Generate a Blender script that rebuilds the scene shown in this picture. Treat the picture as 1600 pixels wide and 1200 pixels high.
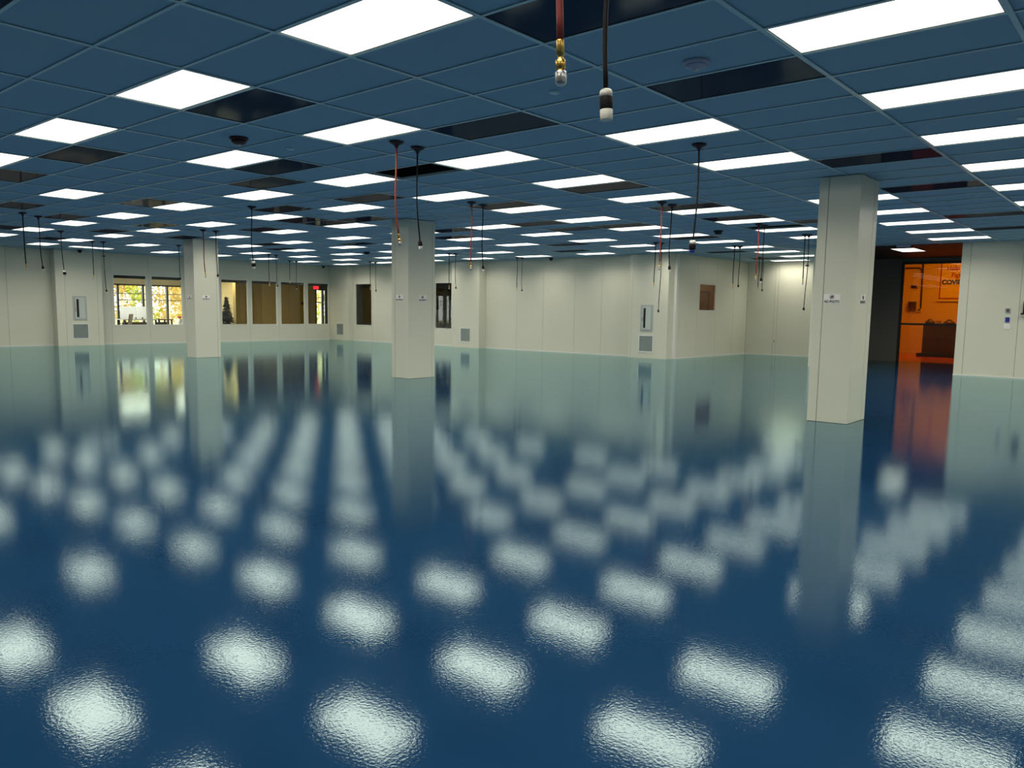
import bpy, bmesh, math, random
from mathutils import Vector, Matrix
random.seed(7)
scene = bpy.context.scene
COL = scene.collection
for o in list(bpy.data.objects):
    bpy.data.objects.remove(o, do_unlink=True)

# ------------------------------------------------------------------ camera, world, exposure
T = 0.6096                       # 2 ft ceiling module
H = 3.109                        # ceiling height
FPX = 1217.4                     # focal length in pixels of the 1600 px wide frame
yaw, pitch, roll = math.radians(-40.249), math.radians(-6.365), math.radians(-0.872)
cam_d = bpy.data.cameras.new('camera')
cam = bpy.data.objects.new('camera', cam_d)
COL.objects.link(cam)
cam_d.sensor_fit = 'HORIZONTAL'
cam_d.sensor_width = 36.0
cam_d.lens = 36.0 * FPX / 1600.0
cam_d.shift_x = -10.406 / 1600.0
cam_d.shift_y = 20.547 / 1600.0
cam_d.clip_start = 0.05
cam_d.clip_end = 500
_f = Vector((math.sin(yaw) * math.cos(pitch), math.cos(yaw) * math.cos(pitch), math.sin(pitch)))
_r = Vector((math.cos(yaw), -math.sin(yaw), 0))
_d = -_r.cross(_f)
_c, _s = math.cos(roll), math.sin(roll)
_r2 = _c * _r + _s * _d
_d2 = -_s * _r + _c * _d
M = Matrix((_r2, -_d2, -_f)).transposed().to_4x4()
M.translation = Vector((4.556, -2.922, 1.381))
cam.matrix_world = M
scene.camera = cam

world = bpy.data.worlds.new('sky')
scene.world = world
world.use_nodes = True
_bg = world.node_tree.nodes['Background']
_bg.inputs[0].default_value = (0.93, 0.97, 1.0, 1)
_bg.inputs[1].default_value = 5.5

scene.view_settings.view_transform = 'Standard'
scene.view_settings.look = 'None'
scene.view_settings.gamma = 1.0
scene.view_settings.use_curve_mapping = False
scene.view_settings.exposure = 0.0
scene.cycles.max_bounces = 6
scene.cycles.diffuse_bounces = 3
scene.cycles.glossy_bounces = 3
scene.cycles.transparent_max_bounces = 12
scene.cycles.use_adaptive_sampling = True
scene.cycles.adaptive_threshold = 0.04
scene.cycles.light_sampling_threshold = 0.03

LIGHT_STRENGTH = 2.7             # radiance of the ceiling light diffusers seen from any side
LAMP_WATT = 14.5                 # each fixture's lamp, beamed downwards by its lens
LAMP_SPREAD = math.radians(147)
LAMP_COLOR = (1.0, 0.93, 0.80)

# ------------------------------------------------------------------ materials
MAT = {}
def mat(name, col, rough=0.5, metal=0.0, ior=1.5, emit=None, estr=0.0, noise=None, bump=None, spec=None):
    m = bpy.data.materials.new(name)
    m.use_nodes = True
    nt = m.node_tree
    b = nt.nodes['Principled BSDF']
    b.inputs['Base Color'].default_value = (*col, 1)
    b.inputs['Roughness'].default_value = rough
    b.inputs['Metallic'].default_value = metal
    b.inputs['IOR'].default_value = ior
    if spec is not None:
        b.inputs['Specular IOR Level'].default_value = spec
    if emit:
        b.inputs['Emission Color'].default_value = (*emit, 1)
        b.inputs['Emission Strength'].default_value = estr
    geo = None
    if noise or bump:
        geo = nt.nodes.new('ShaderNodeNewGeometry')
    if noise:                                       # (scale, amount): mottled colour
        n = nt.nodes.new('ShaderNodeTexNoise')
        n.inputs['Scale'].default_value = noise[0]
        n.inputs['Detail'].default_value = 4
        nt.links.new(geo.outputs['Position'], n.inputs['Vector'])
        mp = nt.nodes.new('ShaderNodeMapRange')
        mp.inputs['To Min'].default_value = 1 - noise[1]
        mp.inputs['To Max'].default_value = 1 + noise[1]
        nt.links.new(n.outputs['Fac'], mp.inputs['Value'])
        mx = nt.nodes.new('ShaderNodeVectorMath')
        mx.operation = 'SCALE'
        mx.inputs[0].default_value = col
        nt.links.new(mp.outputs['Result'], mx.inputs['Scale'])
        nt.links.new(mx.outputs['Vector'], b.inputs['Base Color'])
    if bump:                                        # list of (scale, distance)
        prev = None
        for sc, dist in bump:
            n = nt.nodes.new('ShaderNodeTexNoise')
            n.inputs['Scale'].default_value = sc
            n.inputs['Detail'].default_value = 2
            nt.links.new(geo.outputs['Position'], n.inputs['Vector'])
            bp = nt.nodes.new('ShaderNodeBump')
            bp.inputs['Strength'].default_value = 1.0
            bp.inputs['Distance'].default_value = dist
            nt.links.new(n.outputs['Fac'], bp.inputs['Height'])
            if prev:
                nt.links.new(prev.outputs['Normal'], bp.inputs['Normal'])
            prev = bp
        nt.links.new(prev.outputs['Normal'], b.inputs['Normal'])
    MAT[name] = m
    return m

def glass(name, tint, ior=1.5):
    m = bpy.data.materials.new(name)
    m.use_nodes = True
    nt = m.node_tree
    nt.nodes.clear()
    out = nt.nodes.new('ShaderNodeOutputMaterial')
    mix = nt.nodes.new('ShaderNodeMixShader')
    fr = nt.nodes.new('ShaderNodeFresnel')
    ge = nt.nodes.new('ShaderNodeNewGeometry')          # thin pane: both faces reflect like the outer one
    ma = nt.nodes.new('ShaderNodeMath'); ma.operation = 'MULTIPLY_ADD'
    ma.inputs[1].default_value = 1.0 / ior - ior; ma.inputs[2].default_value = ior
    nt.links.new(ge.outputs['Backfacing'], ma.inputs[0]); nt.links.new(ma.outputs[0], fr.inputs['IOR'])
    tr = nt.nodes.new('ShaderNodeBsdfTransparent')
    tr.inputs[0].default_value = (*tint, 1)
    gl = nt.nodes.new('ShaderNodeBsdfGlossy')
    gl.inputs['Roughness'].default_value = 0.01
    nt.links.new(fr.outputs[0], mix.inputs[0])
    nt.links.new(tr.outputs[0], mix.inputs[1])
    nt.links.new(gl.outputs[0], mix.inputs[2])
    nt.links.new(mix.outputs[0], out.inputs[0])
    MAT[name] = m
    return m

def layered(name, col, tint, rough, fac=None, ior=1.5, bump=(), noise=None):
    """diffuse base under a glossy layer; the layer's share follows Fresnel, or is constant when fac is given"""
    m = mat(name, col, rough, bump=bump or None, noise=noise)
    nt = m.node_tree
    old = nt.nodes['Principled BSDF']
    df = nt.nodes.new('ShaderNodeBsdfDiffuse'); gl = nt.nodes.new('ShaderNodeBsdfGlossy')
    mx = nt.nodes.new('ShaderNodeMixShader'); out = nt.nodes['Material Output']
    df.inputs['Color'].default_value = (*col, 1)
    gl.inputs['Color'].default_value = (*tint, 1); gl.inputs['Roughness'].default_value = rough
    if old.inputs['Base Color'].is_linked:
        nt.links.new(old.inputs['Base Color'].links[0].from_socket, df.inputs['Color'])
    nrm = old.inputs['Normal'].links[0].from_socket if old.inputs['Normal'].is_linked else None
    if fac is None:
        fr = nt.nodes.new('ShaderNodeFresnel'); fr.inputs['IOR'].default_value = ior
        nt.links.new(fr.outputs[0], mx.inputs[0])
        if nrm: nt.links.new(nrm, fr.inputs['Normal'])
    else:
        mx.inputs[0].default_value = fac
    if nrm:
        nt.links.new(nrm, gl.inputs['Normal'])
    nt.links.new(df.outputs[0], mx.inputs[1]); nt.links.new(gl.outputs[0], mx.inputs[2])
    nt.links.new(mx.outputs[0], out.inputs['Surface'])
    nt.nodes.remove(old)
    return m
layered('floor_epoxy', (0.0078, 0.040, 0.104), (0.78, 1.0, 0.97), 0.06, ior=1.52, bump=[(80, 0.00027), (1.6, 0.0007)], noise=(0.8, 0.10))
mat('wall_panel', (0.68, 0.69, 0.57), 0.22, noise=(1.2, 0.03), bump=[(2.0, 0.0008)])
mat('wall_joint', (0.30, 0.31, 0.28), 0.6)
mat('trim_white', (0.75, 0.76, 0.70), 0.35)
mat('ceiling_tile', (0.34, 0.54, 0.66), 0.95, noise=(60, 0.06))
mat('tee_metal', (0.50, 0.74, 0.78), 0.28)
mat('diffuser', (0.8, 0.8, 0.75), 0.4, emit=(1.0, 0.94, 0.80), estr=LIGHT_STRENGTH)
mat('fixture_white', (0.75, 0.75, 0.70), 0.4)
layered('dark_panel', (0.035, 0.038, 0.06), (1.0, 1.0, 1.0), 0.05, fac=0.075)
mat('plenum', (0.02, 0.02, 0.025), 0.9)
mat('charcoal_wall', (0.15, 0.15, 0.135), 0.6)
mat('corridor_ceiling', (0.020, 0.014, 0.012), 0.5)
mat('black_rubber', (0.008, 0.008, 0.010), 0.6, spec=0.2)
mat('red_hose', (0.20, 0.022, 0.016), 0.5)
mat('brass', (0.75, 0.48, 0.12), 0.3, metal=1.0)
mat('steel', (0.62, 0.62, 0.60), 0.3, metal=1.0)
mat('plug_white', (0.75, 0.74, 0.66), 0.4)
mat('plug_blue', (0.02, 0.03, 0.25), 0.35)
mat('canopy_dark', (0.035, 0.012, 0.012), 0.4)
mat('detector_dark', (0.05, 0.012, 0.012), 0.35)
mat('detector_pale', (0.45, 0.48, 0.62), 0.5)
mat('cabinet_grey', (0.42, 0.47, 0.44), 0.4)
mat('cabinet_pale', (0.54, 0.60, 0.55), 0.4)
mat('grille_grey', (0.34, 0.40, 0.38), 0.45)
mat('black', (0.008, 0.008, 0.008), 0.4)
mat('black_frame', (0.012, 0.012, 0.013), 0.35)
mat('sign_white', (0.85, 0.85, 0.83), 0.4)
mat('print_black', (0.01, 0.01, 0.01), 0.6)
mat('print_red', (0.45, 0.02, 0.02), 0.6)
mat('print_dark_red', (0.16, 0.012, 0.012), 0.6)
mat('card_blue', (0.03, 0.07, 0.35), 0.4)
mat('device_brown', (0.10, 0.04, 0.03), 0.4)
mat('olive_paint', (0.46, 0.33, 0.06), 0.7)
mat('olive_dark', (0.34, 0.24, 0.05), 0.7)
mat('cream_paint', (0.72, 0.60, 0.30), 0.7)
mat('inner_door', (0.38, 0.20, 0.07), 0.5)
mat('dim_paint', (0.10, 0.08, 0.05), 0.7)
mat('brown_paint', (0.62, 0.42, 0.22), 0.6)
mat('office_floor', (0.25, 0.24, 0.22), 0.6)
mat('office_ceiling', (0.75, 0.70, 0.55), 0.8)
mat('amber_wall', (0.85, 0.78, 0.66), 0.6)
mat('amber_floor', (0.55, 0.12, 0.10), 0.25)
mat('dark_steel', (0.08, 0.03, 0.03), 0.4)
mat('poster_paper', (0.90, 0.86, 0.80), 0.5)
mat('desk_white', (0.8, 0.82, 0.85), 0.4)
mat('wood_brown', (0.16, 0.09, 0.05), 0.5)
mat('board_white', (0.80, 0.88, 0.95), 0.3)
mat('mesh_grey', (0.35, 0.33, 0.30), 0.6)
mat('bright_red', (0.75, 0.03, 0.02), 0.4)
mat('exit_red', (0.6, 0.01, 0.02), 0.4, emit=(1.0, 0.02, 0.03), estr=1.6)
mat('soft_lamp', (0.8, 0.8, 0.7), 0.4, emit=(1.0, 0.86, 0.55), estr=13.0)
mat('amber_lamp', (0.8, 0.8, 0.7), 0.4, emit=(1.0, 0.92, 0.75), estr=22.0)
mat('grass', (0.30, 0.28, 0.12), 0.9, noise=(1.5, 0.3))
mat('bark', (0.70, 0.62, 0.46), 0.9, noise=(6, 0.3))
mat('leaf_yellow', (0.66, 0.47, 0.11), 0.8, noise=(3, 0.3))
mat('leaf_green', (0.44, 0.50, 0.03), 0.8, noise=(3, 0.3))
glass('clear_glass', (0.93, 0.94, 0.92))
glass('brown_glass', (0.92, 0.60, 0.22), 1.3)
glass('amber_glass', (0.95, 0.52, 0.015))

# ------------------------------------------------------------------ mesh helpers
class MB:
    def __init__(self):
        self.v, self.f, self.m = [], [], []
    def box(self, x0, x1, y0, y1, z0, z1, mi=0):
        b = len(self.v)
        self.v += [(x, y, z) for z in (z0, z1) for y in (y0, y1) for x in (x0, x1)]
        for q in ((0, 2, 3, 1), (4, 5, 7, 6), (0, 1, 5, 4), (2, 6, 7, 3), (0, 4, 6, 2), (1, 3, 7, 5)):
            self.f.append([b + i for i in q]); self.m.append(mi)
        return self
    def obox(self, c, ax, ay, az, mi=0):            # oriented box: centre and three half axes
        b = len(self.v)
        c, ax, ay, az = map(Vector, (c, ax, ay, az))
        for k in (-1, 1):
            for j in (-1, 1):
                for i in (-1, 1):
                    self.v.append(tuple(c + i * ax + j * ay + k * az))
        for q in ((0, 2, 3, 1), (4, 5, 7, 6), (0, 1, 5, 4), (2, 6, 7, 3), (0, 4, 6, 2), (1, 3, 7, 5)):
            self.f.append([b + i for i in q]); self.m.append(mi)
        return self
    def lathe(self, prof, n=16, c=(0, 0, 0), mi=0):  # profile (r, z)
        b = len(self.v)
        for r, z in prof:
            for k in range(n):
                a = 2 * math.pi * k / n
                self.v.append((c[0] + r * math.cos(a), c[1] + r * math.sin(a), c[2] + z))
        for i in range(len(prof) - 1):
            for k in range(n):
                k2 = (k + 1) % n
                self.f.append([b + i * n + k, b + i * n + k2, b + (i + 1) * n + k2, b + (i + 1) * n + k]); self.m.append(mi)
        self.f.append([b + k for k in range(n)][::-1]); self.m.append(mi)
        e = b + (len(prof) - 1) * n
        self.f.append([e + k for k in range(n)]); self.m.append(mi)
        return self
    def tube(self, pts, r, n=8, mi=0):
        pts = [Vector(p) for p in pts]
        rs = r if isinstance(r, (list, tuple)) else [r] * len(pts)
        b = len(self.v)
        up = Vector((0.31, 0.95, 0.02))
        for i, p in enumerate(pts):
            t = (pts[min(i + 1, len(pts) - 1)] - pts[max(i - 1, 0)]).normalized()
            if abs(t.dot(up)) > 0.95:
                up = Vector((0, 0.1, 1))
            a = t.cross(up).normalized(); c = t.cross(a)
            for k in range(n):
                an = 2 * math.pi * k / n
                self.v.append(tuple(p + rs[i] * (math.cos(an) * a + math.sin(an) * c)))
        for i in range(len(pts) - 1):
            for k in range(n):
                k2 = (k + 1) % n
                self.f.append([b + i * n + k, b + i * n + k2, b + (i + 1) * n + k2, b + (i + 1) * n + k]); self.m.append(mi)
        self.f.append([b + k for k in range(n)]); self.m.append(mi)
        e = b + (len(pts) - 1) * n
        self.f.append([e + k for k in range(n)][::-1]); self.m.append(mi)
        return self
    def mesh(self, name, mats, smooth=False):
        me = bpy.data.meshes.new(name)
        me.from_pydata(self.v, [], self.f)
        bm = bmesh.new(); bm.from_mesh(me)
        bmesh.ops.recalc_face_normals(bm, faces=bm.faces)
        bm.to_mesh(me); bm.free()
        for m in (mats if isinstance(mats, (list, tuple)) else [mats]):
            me.materials.append(MAT[m])
        if len(set(self.m)) > 1:
            me.polygons.foreach_set('material_index', self.m)
        if smooth:
            me.polygons.foreach_set('use_smooth', [len(p.vertices) == 4 for p in me.polygons])
        me.update()
        return me
    def build(self, name, mats, parent=None, smooth=False, loc=None):
        return link(name, self.mesh(name, mats, smooth), parent, loc)

def link(name, me, parent=None, loc=None):
    o = bpy.data.objects.new(name, me)
    COL.objects.link(o)
    if parent:
        o.parent = parent
    if loc:
        o.location = loc
    return o
def tag(o, label, cat, group=None):
    o['label'] = label; o['category'] = cat
    if group: o['group'] = group
    return o
def empty(name, loc=(0, 0, 0)):
    o = bpy.data.objects.new(name, None)
    o.empty_display_size = 0.1
    COL.objects.link(o); o.location = loc
    return o
def thing(name, label, cat, loc=(0, 0, 0), group=None):
    return tag(empty(name, loc), label, cat, group)
def struct(o, label=None):
    o['kind'] = 'structure'
    if label: o['label'] = label
    return o
ORD = ['zeroth', 'first', 'second', 'third', 'fourth', 'fifth', 'sixth', 'seventh', 'eighth', 'ninth', 'tenth', 'eleventh', 'twelfth', 'thirteenth', 'fourteenth', 'fifteenth']

# ------------------------------------------------------------------ plan of the place
XW, XE = -23.6, 8.5              # window wall, wall to the right of the camera
YS, YB, YR, YF = -7.3, 17.85, 18.0, 22.75   # wall behind the camera, back wall, right wall, far wall
XA, XD = -6.95, -3.02            # wall with the amber window, divider wall
XC0, XC1 = -2.90, 0.45           # dark corridor

# floor
struct(MB().box(XW - 0.1, XE + 0.1, YS - 0.1, YF + 0.1, -0.2, 0.0).build('floor', 'floor_epoxy'), 'glossy blue epoxy floor mirroring the ceiling lights')

# ---------------------------- walls made of panels
def wall(name, axis, plane, sgn, spans, holes=(), z1=H + 0.02, z0=0.0, th=0.05, m='wall_panel', joint=0.007, label=None):
    """axis 'y': wall along y standing at x = plane; sgn = side the room is on. spans = panel borders; holes = (a, b, zlo, zhi)."""
    def bx(mb, a, b, zl, zh, d0, d1):
        lo, hi = sorted((plane - sgn * d0, plane - sgn * d1))
        if axis == 'y': mb.box(lo, hi, a, b, zl, zh)
        else: mb.box(a, b, lo, hi, zl, zh)
    back = MB()
    for s in spans:                                   # recessed battens behind the joints
        inside = [h for h in holes if h[0] < s < h[1]]
        a, b = max(spans[0], s - 0.03), min(spans[-1], s + 0.03)
        if inside:
            bx(back, a, b, z0, inside[0][2], 0.012, th); bx(back, a, b, inside[0][3], z1, 0.012, th)
        else:
            bx(back, a, b, z0, z1, 0.012, th)
    root = struct(back.build(name, 'wall_joint'), label)
    for a, b in zip(spans[:-1], spans[1:]):
        a2, b2 = a + joint / 2, b - joint / 2
        mb = MB()
        hs = [h for h in holes if h[0] < b and h[1] > a]
        if hs:
            h = hs[0]; ha, hb = max(a2, h[0]), min(b2, h[1])
            if ha > a2: bx(mb, a2, ha, z0, z1, 0, th)
            if hb < b2: bx(mb, hb, b2, z0, z1, 0, th)
            if h[2] > z0: bx(mb, ha, hb, z0, h[2], 0, th)
            if h[3] < z1: bx(mb, ha, hb, h[3], z1, 0, th)
        else:
            bx(mb, a2, b2, z0, z1, 0, th)
        mb.build('panel', m, root)
    return root

WINS = [(8.66, 9.80), (9.97, 11.10), (11.28, 12.43), (12.62, 13.74), (13.90, 15.05), (15.21, 16.36), (16.50, 17.56)]
WSP = [YS, -6.0, -4.7, -3.4, -2.15, -0.9, 0.4, 1.65, 2.9, 4.18, 5.46, 6.75, 8.57, 9.885, 11.19, 12.525, 13.82, 15.13, 16.43, 17.6, YB]
wall('wall_window', 'y', XW, 1, WSP, [(a, b, 0.65, 2.40) for a, b in WINS], label='pale panelled wall with a row of windows')
BSP = [XW, -22.25, -21.0, -19.76, -18.5, -17.4, -16.1, -14.64, -13.17, -12.0, -10.69, -9.63, -8.36, -7.03]
wall('wall_back', 'x', YB, -1, BSP, [(-22.13, -21.05, 0.65, 2.39), (-17.30, -16.37, 0.64, 2.38)], label='pale panelled back wall with two dark windows')
wall('wall_amber_side', 'y', XA, 1, [17.95, 18.06, 19.15, 20.42, 21.71, YF], [(19.26, 20.35, 1.45, 2.29)], label='panelled side wall of the alcove with a small amber window')
wall('wall_far', 'x', YF, -1, [XA, -5.97, -5.86, -4.70, XD - 0.1], label='pale end wall of the alcove')
wall('wall_divider', 'x', YR, -1, [XD, XC0], th=0.06, label='narrow end of the divider wall beside the alcove')
wall('wall_divider_side', 'y', XD - 0.0, -1, [YR + 0.06, 19.6, 21.2, YF], th=0.06)
wall('wall_right', 'x', YR, -1, [XC1, 0.64, 1.69, 2.95, 4.2, 5.5, 6.8, XE], label='pale panelled wall right of the dark corridor')
wall('wall_side', 'y', XE, -1, [YS + 1.265 * i for i in range(20)] + [YR])
wall('wall_behind', 'x', YS, 1, [XW + 1.284 * i for i in range(25)] + [XE])
# corridor
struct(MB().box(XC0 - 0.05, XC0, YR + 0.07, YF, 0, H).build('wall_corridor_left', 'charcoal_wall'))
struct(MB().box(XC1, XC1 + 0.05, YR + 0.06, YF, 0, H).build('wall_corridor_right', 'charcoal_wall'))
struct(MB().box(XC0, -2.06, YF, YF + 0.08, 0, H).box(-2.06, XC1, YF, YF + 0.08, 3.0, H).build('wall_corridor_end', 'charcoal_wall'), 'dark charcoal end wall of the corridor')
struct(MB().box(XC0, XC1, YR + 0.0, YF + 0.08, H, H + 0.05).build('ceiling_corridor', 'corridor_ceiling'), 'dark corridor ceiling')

# pilasters: boxed-out wall panels
def pilaster(name, x0, x1, y0, y1, label):
    r = MB().box(x0 + 0.01, x1 - 0.01, y0 + 0.01, y1, 0, H).build(name, 'wall_joint')
    struct(r, label)
    return r
p1 = pilaster('trim_1', XW, -23.2, 6.72, 8.14, 'boxed-out pilaster on the window wall with extinguisher cabinet')
MB().box(-23.22, -23.2, 6.72, 6.99, 0, H).build('panel', 'wall_panel', p1)
MB().box(-23.22, -23.2, 6.995, 7.98, 0, H).build('panel', 'wall_panel', p1)
MB().box(-23.22, -23.2, 7.985, 8.14, 0, H).build('panel', 'wall_panel', p1)
MB().box(XW, -23.222, 6.72, 6.735, 0, H).build('panel', 'wall_panel', p1)
MB().box(XW, -23.222, 8.125, 8.14, 0, H).build('panel', 'wall_panel', p1)
def bpilaster(name, x0, x1, yf, label, seam):
    r = pilaster(name, x0, x1, yf, YB, label)
    MB().box(x0, seam - 0.003, yf - 0.01, yf + 0.009, 0, H).build('panel', 'wall_panel', r)
    MB().box(seam + 0.003, x1, yf - 0.01, yf + 0.009, 0, H).build('panel', 'wall_panel', r)
    MB().box(x1 - 0.009, x1, yf + 0.011, YB, 0, H).build('panel', 'wall_panel', r)
    MB().box(x0, x0 + 0.009, yf + 0.011, YB, 0, H).build('panel', 'wall_panel', r)
    return r
bpilaster('trim_2', XW, -22.25, 17.60, 'pilaster filling the far corner beside the last window', -22.32)
bpilaster('trim_3', -16.02, -14.64, 17.50, 'boxed-out pilaster on the back wall right of the middle column', -15.94)
bpilaster('trim_4', -8.36, -7.03, 17.50, 'boxed-out pilaster at the right end of the back wall', -8.27)
struct(MB().box(-7.03, XA, YB - 0.02, 17.95, 0, H).build('trim_5', 'trim_white'), 'slim white corner post')
# base channels
def base(name, x0, x1, y0, y1):
    struct(MB().box(x0, x1, y0, y1, 0, 0.03).build(name, 'trim_white'))
base('baseboard_window', XW, XW + 0.012, YS, 6.72); base('baseboard_window', XW, XW + 0.012, 8.14, 17.59)
base('baseboard_back', -22.25, -16.02, YB - 0.012, YB); base('baseboard_back', -14.64, -8.36, YB - 0.012, YB)
base('baseboard_amber', XA, XA + 0.012, 17.92, YF); base('baseboard_far', XA + 0.012, XD - 0.1, YF - 0.012, YF)
base('baseboard_right', XC1, XE, YR - 0.012, YR)

# ---------------------------- windows
def window(n, axis, plane, sgn, a, b, z0, z1, label, head=0.0, gl='clear_glass', fm='trim_white', th=0.05):
    w = struct(empty('window_%d' % n), label)
    def bx(mb, s0, s1, zl, zh, d0, d1):
        lo, hi = sorted((plane - sgn * d0, plane - sgn * d1))
        if axis == 'y': mb.box(lo, hi, s0, s1, zl, zh)
        else: mb.box(s0, s1, lo, hi, zl, zh)
    f = MB(); t = 0.022
    bx(f, a, b, z0, z0 + t, -0.006, th); bx(f, a, b, z1 - t, z1, -0.006, th)
    bx(f, a, a + t, z0 + t, z1 - t, -0.006, th); bx(f, b - t, b, z0 + t, z1 - t, -0.006, th)
    f.build('frame', fm, w)
    g = MB(); bx(g, a + t, b - t, z0 + t, z1 - t, 0.020, 0.026)
    g.build('pane', gl, w)
    if head:
        k = MB(); bx(k, a + t, b - t, z1 - t - head, z1 - t, 0.03, 0.12)
        k.build('shade_box', 'black', w)
    return w
wl = ['window in the window wall nearest the extinguisher pilaster, office with white board behind', 'second office window from the extinguisher pilaster, daylight behind',
      'window hidden behind the left column', 'window right of the left column with a black tapering shape behind', 'second window right of the left column, plain olive wall behind',
      'third window right of the left column, small dark plate on olive wall behind', 'last window before the far corner with red exit sign behind']
for i, (a, b) in enumerate(WINS):
    window(i + 1, 'y', XW, 1, a, b, 0.65, 2.40, wl[i], head=0.10)
window(8, 'x', YB, -1, -22.13, -21.05, 0.65, 2.39, 'tall dark window left of the middle column', fm='trim_white')
window(9, 'x', YB, -1, -17.30, -16.37, 0.64, 2.38, 'tall dark window right of the middle column', fm='trim_white')
window(10, 'y', XA, 1, 19.26, 20.35, 1.45, 2.29, 'small amber window in the alcove side wall', fm='trim_white', gl='brown_glass')

# ---------------------------- columns
def column(x0, x1, y0, y1, jx, jy, label):
    r = thing('column', label, 'column', ((x0 + x1) / 2, (y0 + y1) / 2, 0), 'white panelled columns')
    cx, cy = (x0 + x1) / 2, (y0 + y1) / 2
    t = 0.018; g = 0.0035
    def b(*q):
        return MB().box(q[0] - cx, q[1] - cx, q[2] - cy, q[3] - cy, q[4], q[5])
    b(x0 + t, x1 - t, y0 + t, y1 - t, 0, H).build('core', 'wall_joint', r)
    z0, z1 = 0.004, H - 0.002
    b(x0, jx - g, y0, y0 + t, z0, z1).build('panel', 'wall_panel', r)          # camera side, narrow
    b(jx + g, x1, y0, y0 + t, z0, z1).build('panel', 'wall_panel', r)
    b(x1 - t, x1, y0 + t, jy - g, z0, z1).build('panel', 'wall_panel', r)      # right side
    b(x1 - t, x1, jy + g, y1, z0, z1).build('panel', 'wall_panel', r)
    b(x0, x1 - t, y1 - t, y1, z0, z1).build('panel', 'wall_panel', r)
    b(x0, x0 + t, y0 + t, y1 - t, z0, z1).build('panel', 'wall_panel', r)
    return r
COLS = [(0.89, 1.40, 7.27, 7.98), (-7.50, -7.01, 7.36, 8.07), (-15.74, -15.24, 7.26, 7.95)]
column(*COLS[0], 1.01, 7.82, 'nearest white column, at the right, with a clear no photo sign')
column(*COLS[1], -7.40, 8.00, 'middle white column with a hose and cord hanging in front')
column(*COLS[2], -15.66, 7.88, 'farthest white column, at the left, in front of the windows')

# ------------------------------------------------------------------ ceiling
LIGHTS = []          # (U, V) cells that hold a light panel
rows = {0: [-6, -4, -2, 0], 3: [-12, -8, -4, -2, 2], 6: [-16, -14, -12, -10, -8, -6, -4, -2, 0, 2],
        9: [-18, -16, -14, -12, -10, -8, -6, -4, -2, 0, 2], 12: [-16, -12, -10, -8, -4, -2, 2],
        15: [-18, -16, -14, -12, -10, -8, -6, -4, -2, 0, 2], 18: [-18, -16, -14, -12, -10, -8, -6, -4, -2, 0, 2],
        21: [-18, -16, -14, -12, -10, -8, -6, -4, -2, 0], 24: [-18, -16, -14, -12, -10, -6, -4, -2, 0],
        27: [-18, -16, -14, -12, -10, -8, -6, -4, -2, 0]}
for U in rows:
    for V in rows[U]: LIGHTS.append((U, V))
ALCOVE_LIGHTS = [(30, -4), (33, -4), (36, -5)]
HIDDEN_LIGHTS = [(U, V) for U in (-6, -3) for V in range(-12, 6, 2)] + [(0, V) for V in (-12, -10, -8, 2, 4)] + \
    [(3, V) for V in (-14, 4)] + [(6, -18)] + [(U, 4) for U in range(6, 28, 3)] + [(U, 2) for U in (21, 24, 27)]
DARK = [(3, -10), (5, -11), (5, -14), (8, -13), (8, -16), (5, -8), (8, -11), (11, -13), (4, -4), (5, -5), (8, -7), (10, -8), (11, -8), (11, -7), (11, -10),
        (15, -13), (17, -14), (8, -5), (17, -11), (11, -4), (15, -7), (17, -8), (15, -5), (10, -2), (17, -5), (17, -4), (22, -7), (25, -8), (14, -2), (17, -2),
        (19, -1), (22, -4), (14, 1), (20, 1), (24, 1), (1, 1), (1, -2), (1, -5), (1, -7), (4, -1), (4, 1), (10, 1), (-3, -1), (29, -5), (34, -5)]
HOLES = [(6, -3), (20, -2)]
ROT_LIGHT = (-21.55, 7.22)       # one light panel turned along the window wall
rot_cells = {(U, -18) for U in (10, 11, 12)}

def ymax(xc):
    return YB if xc < XA else (YF if xc < XD else YR)
def cell(U, V):
    x0, x1, y0, y1 = V * 2 * T, (V + 1) * 2 * T, U * T, (U + 1) * T
    xc = (x0 + x1) / 2
    x0, x1 = max(x0, XW), min(x1, XE)
    if y0 >= YB - 0.01:
        x0, x1 = max(x0, XA), (min(x1, XD) if x0 < XD else x1)
        if x1 - x0 < 0.05: return None
        xc = (x0 + x1) / 2
    y0, y1 = max(y0, YS), min(y1, ymax(xc))
    if x1 - x0 < 0.05 or y1 - y0 < 0.05: return None
    return x0, x1, y0, y1
ceil = MB()                      # structural deck above the tiles
ceil.box(XW - 0.1, XE + 0.1, YS - 0.1, YF + 0.1, H + 0.45, H + 0.6)
ceiling = struct(ceil.build('ceiling', 'plenum'), 'suspended grid ceiling of pale tiles')

# grid rails
def rail(axis, pos, a, b, w):
    mb = MB()
    if axis == 'y':
        mb.box(pos - w / 2, pos + w / 2, a, b, H, H + 0.004).box(pos - 0.003, pos + 0.003, a, b, H + 0.004, H + 0.035)
    else:
        mb.box(a, b, pos - w / 2, pos + w / 2, H + 0.0005, H + 0.0045).box(a, b, pos - 0.003, pos + 0.003, H + 0.0045, H + 0.035)
    return mb
for V in range(-19, 7):
    x = V * 2 * T
    if XW < x < XE:
        rail('y', x, YS, ymax(x) , 0.034).build('grid_rail', 'tee_metal', ceiling)
for U in range(-11, 38):
    y = U * T
    if y < YB - 0.02: rail('x', y, XW, XE, 0.024).build('grid_rail', 'tee_metal', ceiling)
    elif y < YF: rail('x', y, XA, XD, 0.024).build('grid_rail', 'tee_metal', ceiling)

occupied = set(LIGHTS) | set(ALCOVE_LIGHTS) | set(HIDDEN_LIGHTS) | set(DARK) | set(HOLES)
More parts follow.
